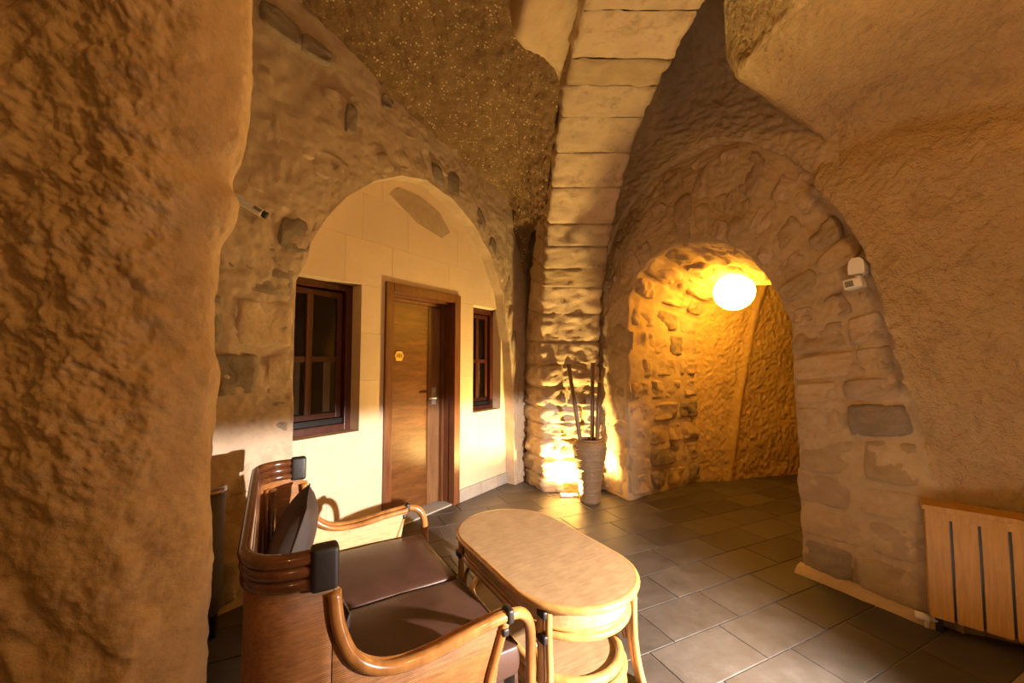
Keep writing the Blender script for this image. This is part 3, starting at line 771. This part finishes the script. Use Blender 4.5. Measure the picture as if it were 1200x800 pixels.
# ------------------------------------------------------------------ foreground rock on the left
ed = [(300, -120), (294, -40), (293, 0), (294, 60), (292, 120), (286, 168), (272, 208), (282, 238), (276, 264), (262, 292), (256, 340), (250, 400), (255, 440), (250, 490), (246, 540), (245, 590), (249, 640), (247, 690), (240, 740), (238, 800), (236, 900), (236, 1060), (236, 1180)]
net = []
for (x, y) in ed[::-1]:
    e = at(x, y, .96); z = max(e[2], -.05)
    net.append([(e[0]*1.65/.96-.35, 1.65, z), (e[0]*1.12/.96-.04, 1.12, z), (e[0], .96, z), (e[0]-.035, .865, z), (e[0]-.13, .80, z), (e[0]-.30, .77, z), (e[0]-.62, .70, z), (e[0]-1.2, .35, z)])
net[0] = [(a[0], a[1], -.08) for a in net[0]]
net.append([(a[0]-.02, a[1], 3.9) for a in net[-1]])
def dk(G):
    x = G[..., 0]; z = G[..., 2]; y = G[..., 1]
    face = np.clip((-.82-x/np.maximum(y, .3))/.09, 0, 1)             # the hewn face, away from the smooth edge
    low = np.clip((1.15-z)/.12, 0, 1)*np.clip((z-.70)/.08, 0, 1)
    hi = 1-np.clip((1.25-z)/.2, 0, 1)
    q = np.stack([x*26+z*13, z*9-x*9, y*0+2.2], -1)
    picks = vnoise(q, 91)
    q2 = np.stack([x*16-z*7, y*16, z*20+x*12], -1)
    return .022*fbm(G, 3, 3, 92)+face*(low*.016*picks+hi*.028*fbm(q2, .8, 4, 93, .6)+.012*fbm(G, 14, 4, 94, .6))+.004*fbm(G, 40, 2, 95)
w4 = patch('wall_left', net, 640, 420, dk, M['rockleft'], room=np.array([.5, 0, 1.5])); tag(w4, 'hewn rock mass in the left foreground')

# ------------------------------------------------------------------ shell behind the camera, closing the cave
V = [(-4.5, -3.6, 0), (6, -3.6, 0), (6, -3.6, 4.4), (-4.5, -3.6, 4.4), (-4.5, 7, 0), (6, 7, 0), (6, 7, 4.4), (-4.5, 7, 4.4)]
sh = mesh('wall_rear', V, [(0, 1, 2, 3), (0, 4, 7, 3), (1, 2, 6, 5), (4, 5, 6, 7), (3, 2, 6, 7)], M['shell'], None, False, 'structure'); tag(sh, 'rock enclosure of the cave outside the view')

# ------------------------------------------------------------------ rattan loveseat
RZ = -1.0298
SX = M['cane']
sofa = empty('rattan_loveseat', (-.647, 1.717, 0), RZ, 'brown rattan loveseat with cane sides and dark leather seat, left of the table', 'sofa')
HW = .59
def arc(c, r, a0, a1, n=8): return [(c[0]+r*math.cos(math.radians(a0+(a1-a0)*i/(n-1))), c[1]+r*math.sin(math.radians(a0+(a1-a0)*i/(n-1)))) for i in range(n)]
plan = [(-HW, -.17)]+arc((-HW+.12, -.375+.12), .12, 180, 270)+arc((HW-.12, -.375+.12), .12, 270, 360)+[(HW, -.17)]
plan = np.array(plan)
pl2 = resample(plan, 60)
for k, (dz, off) in enumerate(((.905, 0), (.872, .006), (.839, .010))):
    path = [(x*(1-off*.8), y+off*.6, dz) for x, y in pl2]
    tube('top_rail', path, .0185, M['rattandark'], sofa, 10)
for sx in (-1, 1):
    pth = np.array([(sx*HW, -.225, .852), (sx*HW, -.165, .852)])
    bm_ = box('leather_wrap', (sx*HW-.026, -.225, .815), (sx*HW+.026, -.155, .930), M['wrap'], sofa, .014, seg=3, smooth=True)
    # double arm rail: down from the wing, forward along the arm, over the front and down to the floor
    for q, (ox, oz, rr0) in enumerate(((0, 0, .019), (-.030*sx, -.004, .015))):
        cp = [(sx*HW+ox, -.165, .80+oz), (sx*HW+ox, -.150, .70+oz), (sx*HW+ox, -.105, .60+oz), (sx*HW+ox, -.02, .545+oz), (sx*HW+ox, .10, .535+oz), (sx*HW+ox, .26, .555+oz), (sx*HW+ox, .38, .565+oz)]
        if q == 0: cp += [(sx*HW*.985+ox, .45, .545+oz), (sx*HW*.97+ox, .485, .48+oz), (sx*HW*.965+ox, .49, .36), (sx*HW*.965, .49, .18), (sx*HW*.965, .50, .0)]
        tube('arm_rail', cr(cp, 60), rr0, M['rattan'], sofa, 10)
    box('leather_wrap', (sx*HW-.024, .372, .545), (sx*HW+.024, .398, .592), M['wrap'], sofa, .010, seg=3, smooth=True)
    box('leather_wrap', (sx*HW-.02, .355, .508), (sx*HW+.02, .38, .535), M['wrap'], sofa, .008, seg=3, smooth=True)
    # front strut of the side panel, curving down and back
    tube('arm_strut', cr([(sx*HW, .375, .55), (sx*HW, .345, .47), (sx*HW, .31, .36), (sx*HW, .30, .2), (sx*HW, .31, 0)], 30), .016, M['rattan'], sofa, 10)
    # woven side
    top = cr([(-.165, .815), (-.150, .69), (-.105, .59), (-.02, .535), (.10, .525), (.26, .545), (.372, .55)], 40)
    V = []; Fc = []
    for (y, z) in top:
        yb = y*.86+.04 if y > .2 else y
        yb = min(y, .30)
        for j in range(6):
            f = j/5; V.append((sx*HW*.985, y*(1-f)+(yb if j else y)*f if j else y, z*(1-f)+.13*f))
    for i in range(39):
        for j in range(5): Fc.append((i*6+j, i*6+j+1, i*6+7+j, i*6+6+j))
    o = mesh('side_panel', V, Fc, M['cane'] if sx > 0 else M['canepale'], sofa); md = o.modifiers.new('t', 'SOLIDIFY'); md.thickness = .012; md.offset = 0
    # wing panel edge under the wrap
    tube('side_rail', [(sx*HW, -.25, .13), (sx*HW, .30, .13)], .016, M['rattandark'], sofa)
    tube('back_leg', [(sx*(HW-.075), -.30, .0), (sx*(HW-.075), -.305, .80)], .018, M['rattandark'], sofa)
V = []; Fc = []
for i, (x, y) in enumerate(pl2):
    for j in range(7): V.append((x*.985, y*.985, .828-(.828-.13)*j/6))
for i in range(59):
    for j in range(6): Fc.append((i*7+j, i*7+7+j, i*7+8+j, i*7+j+1))
o = mesh('back_panel', V, Fc, M['cane'], sofa); md = o.modifiers.new('t', 'SOLIDIFY'); md.thickness = .014; md.offset = 0
tube('back_rail', [(-.5, -.36, .13), (.5, -.36, .13)], .016, M['rattandark'], sofa)
tube('front_rail', [(-.57, .42, .13), (.57, .42, .13)], .018, M['rattan'], sofa)
tube('inner_corner_pole', [(-HW+.07, -.325, .45), (-HW+.07, -.325, .80)], .012, M['rattan'], sofa)
def cushion(name, lo, hi, mat, parent, puff=.02, bev=.035, seed=0, n=14):
    lo = np.array(lo); hi = np.array(hi); nx, ny = n, n
    bm = bmesh.new(); bmesh.ops.create_cube(bm, size=1)
    for v in bm.verts: v.co = Vector([(lo[i]+hi[i])/2+v.co[i]*(hi[i]-lo[i]) for i in range(3)])
    bmesh.ops.subdivide_edges(bm, edges=bm.edges[:], cuts=n, use_grid_fill=True)
    cx = (lo+hi)/2; hx_ = (hi-lo)/2
    for v in bm.verts:
        a = (np.array(v.co)-cx)/hx_
        rr1 = min(1, max(abs(a[0]), abs(a[1])))
        top = (1-min(1, abs(a[0]))**4)*(1-min(1, abs(a[1]))**4)
        v.co.z += math.copysign(1, a[2])*puff*top*abs(a[2])
        # rounded rim
        for ax in (0, 1):
            if abs(a[ax]) > .999: v.co[ax] -= math.copysign(bev*.35*abs(a[2])**2, a[ax])
        v.co.z += .004*float(fbm(np.array(v.co)[None]+seed, 5, 2, seed)[0])
    me = bpy.data.meshes.new(name); bm.to_mesh(me); bm.free(); me.polygons.foreach_set('use_smooth', [True]*len(me.polygons))
    o = link(name, me, parent, mat); md = o.modifiers.new('b', 'BEVEL'); md.width = .010; md.segments = 3; md.limit_method = 'ANGLE'; md.angle_limit = math.radians(50)
    return o
cushion('seat_base', (-.52, -.30, .17), (.50, .485, .315), M['leather'], sofa, .002, .01, 3, 6)
for k, (a, b) in enumerate(((-.545, .012), (.016, .555))):
    c = cushion('seat_cushion', (a, -.30, .322), (b, .455, .420), M['leather'], sofa, .018, .02, 10+k)
    zz = .418
    tube('piping', [(a+.015, .452, zz), (b-.015, .452, zz)], .004, M['leather'], c, 6)

def pillow(name, size, thick, loc, rot, label, n=22):
    """square throw cushion: plump in the middle, pinched at the corners"""
    V = []; Fc = []
    for sgn in (1, -1):
        for i in range(n):
            for j in range(n):
                a = -1+2*i/(n-1); b = -1+2*j/(n-1)
                h = thick/2*((1-a*a)*(1-b*b))**.42
                pin = 1-.06*(1-abs(a*b))*max(abs(a), abs(b))**4
                V.append((a*size/2*pin, sgn*h, b*size/2*pin))
    base = n*n
    for sgn in (0, 1):
        for i in range(n-1):
            for j in range(n-1):
                q = (sgn*base+i*n+j, sgn*base+(i+1)*n+j, sgn*base+(i+1)*n+j+1, sgn*base+i*n+j+1)
                Fc.append(q if sgn == 0 else q[::-1])
    o = mesh(name, V, Fc, M['pillow']); o.location = loc; o.rotation_euler = rot
    rim = [(-1, b) for b in np.linspace(-1, 1, 12)]+[(a, 1) for a in np.linspace(-1, 1, 12)[1:]]+[(1, b) for b in np.linspace(1, -1, 12)[1:]]+[(a, -1) for a in np.linspace(1, -1, 12)[1:-1]]
    tube('piping', [(a*size/2*(1-.06*(1-abs(a*b))), 0, b*size/2*(1-.06*(1-abs(a*b)))) for a, b in rim], .004, M['pillow'], o, 6, True)
    return tag(o, label, 'cushion', 'throw cushions on the loveseat')
def sofapt(u, f, z):
    c, s = math.cos(RZ), math.sin(RZ); return (-.647+u*c-f*s, 1.717+u*s+f*c, z)
pillow('throw_cushion', .40, .17, sofapt(-.27, -.225, .625), (math.radians(-17), 0, RZ+math.radians(-6)), 'dark brown square throw cushion leaning on the far part of the loveseat back')
pillow('throw_cushion', .27, .10, sofapt(.41, -.175, .572), (math.radians(-20), 0, RZ+math.radians(6)), 'dark brown throw cushion half hidden behind the near arm of the loveseat')

# ------------------------------------------------------------------ oval coffee table
tb = empty('coffee_table', (.126, 2.076, 0), RZ, 'oval honey rattan coffee table with woven top and lower shelf, in front of the loveseat', 'table')
def stad(L, W, n=72):
    """rounded oval outline, long axis x"""
    r = W/2; s = max(0, L/2-r); P = []
    m = n//4
    for (cx, a0) in ((s, -90), (-s, 90)):
        for i in range(m*2):
            a = math.radians(a0+180*i/(m*2-1)); P.append((cx+r*math.cos(a), r*math.sin(a)))
    return resample(np.array(P+[P[0]]), n+1)[:-1]
def slab(name, out, z0, z1, mat, parent):
    n = len(out); V = [(x, y, z0) for x, y in out]+[(x, y, z1) for x, y in out]
    Fc = [tuple(range(n))[::-1], tuple(range(n, 2*n))]+[(i, (i+1) % n, n+(i+1) % n, n+i) for i in range(n)]
    return mesh(name, V, Fc, mat, parent, False)
def band(name, out0, out1, z0, z1, mat, parent):
    n = len(out0); V = [(x, y, z0) for x, y in out0]+[(x, y, z1) for x, y in out1]
    return mesh(name, V, [(i, (i+1) % n, n+(i+1) % n, n+i) for i in range(n)], mat, parent)
TLn, TWn = 1.10, .59
slab('tabletop', stad(TLn-.02, TWn-.02), .478, .500, M['tabletop'], tb)
tube('top_rim', [(x, y, .484) for x, y in stad(TLn-.012, TWn-.012)], .0165, M['rattangold'], tb, 10, True)
band('apron', stad(TLn-.09, TWn-.09), stad(TLn-.085, TWn-.085), .365, .478, M['canepale'], tb)
tube('apron_rim', [(x, y, .362) for x, y in stad(TLn-.085, TWn-.085)], .015, M['rattangold'], tb, 10, True)
tube('apron_bead', [(x, y, .388) for x, y in stad(TLn-.082, TWn-.082)], .006, M['rattangold'], tb, 8, True)
tube('apron_bead', [(x, y, .456) for x, y in stad(TLn-.08, TWn-.08)], .007, M['rattangold'], tb, 8, True)
SL, SW = TLn-.16, TWn-.16
slab('lower_shelf', stad(SL-.02, SW-.02), .150, .168, M['tabletop'], tb)
tube('shelf_rim', [(x, y, .166) for x, y in stad(SL, SW)], .021, M['rattangold'], tb, 10, True)
tube('shelf_rim', [(x, y, .128) for x, y in stad(SL+.035, SW+.035)], .017, M['rattangold'], tb, 10, True)
band('shelf_apron', stad(SL+.03, SW+.03), stad(SL+.03, SW+.03), .060, .125, M['canepale'], tb)
tube('shelf_rim', [(x, y, .058) for x, y in stad(SL+.035, SW+.035)], .014, M['rattangold'], tb, 10, True)
for sx in (-1, 1):
    for sy in (-1, 1):
        x, y = sx*(TLn/2-.17), sy*(TWn/2-.052)
        P1 = cr([(x, y, .475), (x+sx*.002, y+sy*.002, .36), (x+sx*.006, y-sy*.0, .22), (x+sx*.015, y+sy*.012, .10), (x+sx*.03, y+sy*.03, .0)], 24)
        P2_ = P1+np.array([sx*.036, -sy*.012, 0])
        lg = tubes('leg', [(P1, .017), (P2_, .014)], M['rattangold'], tb)
        box('leg_wrap', (x-.03+sx*.016, y-.019, .345), (x+.03+sx*.016, y+.019, .380), M['wrap'], lg, .010, seg=3, smooth=True)
        box('leg_wrap', (x-.026+sx*.016, y-.018, .435), (x+.026+sx*.016, y+.018, .468), M['wrap'], lg, .010, seg=3, smooth=True)
    # bent hoop under the top at each end
for sy in (-1, 1):
    y = sy*(TWn/2-.06)
    tube('arched_brace', cr([(-.36, y, .18), (-.33, y, .29), (-.24, y, .345), (0, y, .350), (.24, y, .345), (.33, y, .29), (.36, y, .18)], 40), .010, M['rattan'], tb, 8)

# ------------------------------------------------------------------ vase with bamboo canes
vx, vy = .80, 4.19
prof = []
ctl = [(.0, 0), (.095, 0), (.10, .01), (.108, .12), (.130, .30), (.158, .44), (.173, .53), (.171, .575), (.148, .61), (.120, .625), (.112, .632), (.10, .630), (.10, .60), (.12, .50), (.10, .2), (0, .1)]
pr = resample(np.array(ctl), 190)
for k, (r, z) in enumerate(pr):
    out = r if (k > 150 or r < .09) else r+.0028*math.sin(z*2*math.pi/.021)+.003*(math.sin(z*2*math.pi/.105) > .82)
    prof.append((max(0, out), z))
vs = empty('floor_vase', (vx, vy, 0), 0, 'tall tan woven vase on the floor in front of the lit pillar', 'vase')
lathe('body', prof, M['vase'], vs, 40)
tube('rim', [(.112*math.cos(a), .112*math.sin(a), .632) for a in np.linspace(0, 2*math.pi, 40, endpoint=False)], .008, M['vase'], vs, 8, True)
def cane_stick(bot, top, r, label):
    b = np.array(bot); t = np.array(top); L = np.linalg.norm(t-b); n = 60; rad = []; P = []
    for i in range(n):
        f = i/(n-1); P.append(b+(t-b)*f+np.array([.006*math.sin(f*5), 0, 0])); d = (f*L) % .21
        rad.append(r*(1-.1*f)+(.003 if d < .012 else 0))
    o = tube('bamboo_cane', P, rad, M['bamboo'], None, 10)
    return tag(o, label, 'bamboo cane', 'bamboo canes in the vase')
def vz(px, py, Y=4.22): return at(px, py, Y)
cane_stick((.755, 4.16, .16), vz(667, 427, 4.15), .023, 'longest bamboo cane leaning left out of the woven vase')
cane_stick((.815, 4.245, .16), vz(695.5, 425, 4.25), .022, 'upright bamboo cane in the middle of the woven vase')
cane_stick((.835, 4.17, .16), vz(703.5, 448, 4.16), .023, 'shorter bamboo cane leaning right out of the woven vase')

# uplight fitting on the floor
up = empty('floor_uplight', (.61, 4.36, 0), 0, 'small glowing uplight on the floor beside the vase at the pillar foot', 'light')
box('housing', (-.095, -.035, 0), (.095, .035, .022), M['chrome'], up, .004)
box('lens', (-.085, -.026, .0215), (.085, .026, .026), M['uplens'], up, .002)

# ------------------------------------------------------------------ globe lamp in the passage
gl = at(860, 342, 4.15)
gp = empty('globe_lamp', gl, 0, 'round glowing globe lamp hanging in the passage behind the stone arch', 'lamp')
R = .197; lathe('globe', [(R*math.sin(a), R*math.cos(a)*.97) for a in np.linspace(.001, math.pi-.001, 24)], M['globe'], gp, 32)
tube('cord', [(0, 0, R*.95), (0, 0, .62)], .004, M['blackplastic'], gp, 6)
lathe('cap', [(.0, .215), (.03, .215), (.034, .19), (.034, .18), (0, .18)], M['white'], gp, 16)

# ------------------------------------------------------------------ wooden radiator cover
a3 = math.atan2(E3[1], E3[0]); rp = np.array([2.214, 2.198])
rad = empty('radiator_cover', (rp[0], rp[1], 0), a3, 'honey coloured wooden radiator cover of upright slats at the foot of the right wall', 'radiator cover')
nsl = 10; sw = .088; gp_ = .010
for i in range(nsl):
    box('slat', (i*(sw+gp_), -.009, .085), (i*(sw+gp_)+sw, .009, .640), M['radiator'], rad, .003)
Wd = nsl*(sw+gp_)-gp_
box('top_cap', (-.012, -.022, .640), (Wd+.012, .125, .668), M['radiator'], rad, .004)
box('top_rail', (0, -.014, .600), (Wd, -.0095, .640), M['radiator'], rad, .001)
box('backing_panel', (.012, .010, .09), (Wd-.012, .018, .635), M['blackplastic'], rad, .001)
box('end_board', (.0, .019, .085), (.016, .105, .640), M['radiator'], rad, .002)
box('end_board', (Wd-.016, .019, .085), (Wd, .105, .640), M['radiator'], rad, .002)
for x in (.02, Wd-.05): box('foot', (x, .03, 0), (x+.03, .09, .088), M['blackplastic'], rad, .003)
vl = tubes('valve', [(np.array([(-.002, .04, .052), (-.055, .035, .052)]), .019), (np.array([(.03, .04, .052), (0, .04, .052)]), .011), (np.array([(-.012, .04, .05), (-.012, .04, 0)]), .009)], M['white'], rad, 14)
vl['label'] = 'white thermostat valve'

# ------------------------------------------------------------------ small fittings
sq = w2(-.40, 1.965, .03)
ws = empty('wall_sensor', tuple(sq), math.atan2(D2[1], D2[0]), 'small white wall sensor on a bracket at the right of the stone arch', 'sensor')
# local x runs right along the wall (toward the camera), y runs out of the wall
V = []
prof2 = [(-.045, 0), (.045, 0), (.046, .05), (.040, .085), (.020, .105), (-.020, .105), (-.040, .085), (-.046, .05)]
V = [(x, .02, z) for x, z in prof2]+[(x*.9, .075, z*.95) for x, z in prof2]; n = 8
mesh('housing', V, [tuple(range(n, 2*n)), tuple(range(n))[::-1]]+[(i, (i+1) % n, n+(i+1) % n, n+i) for i in range(n)], M['white'], ws, False)
tube('bracket_arm', [(0, .03, .0), (0, .05, -.025)], .012, M['white'], ws, 8)
hd = box('head', (-.02, .015, -.085), (.075, .085, -.022), M['white'], ws, .008, xf=Matrix.Rotation(math.radians(8), 4, 'Y'))
box('lens', (.02, .085, -.072), (.062, .089, -.036), M['greyplastic'], hd, .002, xf=Matrix.Rotation(math.radians(8), 4, 'Y'))
box('wall_plate', (-.03, -.03, -.01), (.03, .022, .06), M['white'], ws, .004)

t, z = w1pix(296, 243, OFF1+.12); c0 = w1(t, z, OFF1+.12)
sc_ = empty('security_camera', tuple(c0), 0, 'small white security camera sticking out of the left stone pier, black lens', 'camera')
dirv = Vector((.62, .30, -.36)).normalized(); rotm = dirv.to_track_quat('X', 'Z').to_matrix().to_4x4()
box('body', (-.10, -.026, -.022), (.06, .026, .022), M['white'], sc_, .008, xf=rotm, seg=3)
box('grey_band', (.01, -.0275, -.008), (.055, .0275, .012), M['greyplastic'], sc_, .003, xf=rotm)
lathe_o = tube('lens', [tuple(rotm @ Vector((.058, 0, 0))), tuple(rotm @ Vector((.085, 0, 0)))], .021, M['blackplastic'], sc_, 14)
tube('bracket', [tuple(rotm @ Vector((-.07, 0, -.01))), tuple(np.array(rotm @ Vector((-.09, 0, -.01)))-np.array([N1[0], N1[1], 0])*.14)], .012, M['white'], sc_, 8)

# dark armchair mostly hidden between the left rock and the stone pier
ac = empty('armchair', (-1.83, 1.98, 0), math.radians(75), 'dark armchair mostly hidden between the left rock and the stone pier', 'chair')
plan = np.array([(-.30, .25)]+arc((-.30+.14, -.28+.14), .14, 180, 270)+arc((.30-.14, -.28+.14), .14, 270, 360)+[(.30, .25)]); pp = resample(plan, 40)
hz = .62+.14*np.clip((-.05-pp[:, 1])/.2, 0, 1)
tube('arm_rail', [(x, y, h_) for (x, y), h_ in zip(pp, hz)], .02, M['rattandark'], ac)
V = []; Fc = []
for (x, y), h_ in zip(pp, hz):
    for j in range(5): V.append((x*.98, y*.98, h_-(h_-.15)*j/4))
for i in range(39):
    for j in range(4): Fc.append((i*5+j, i*5+5+j, i*5+6+j, i*5+j+1))
o = mesh('shell', V, Fc, M['pillow'], ac); md = o.modifiers.new('t', 'SOLIDIFY'); md.thickness = .02
cushion('seat_cushion', (-.27, -.24, .28), (.27, .26, .42), M['leather'], ac, .015, .02, 31, 8)
for sx in (-1, 1):
    for y in (-.22, .22): tube('leg', [(sx*.24, y, .0), (sx*.25, y, .28)], .02, M['wrap'], ac)
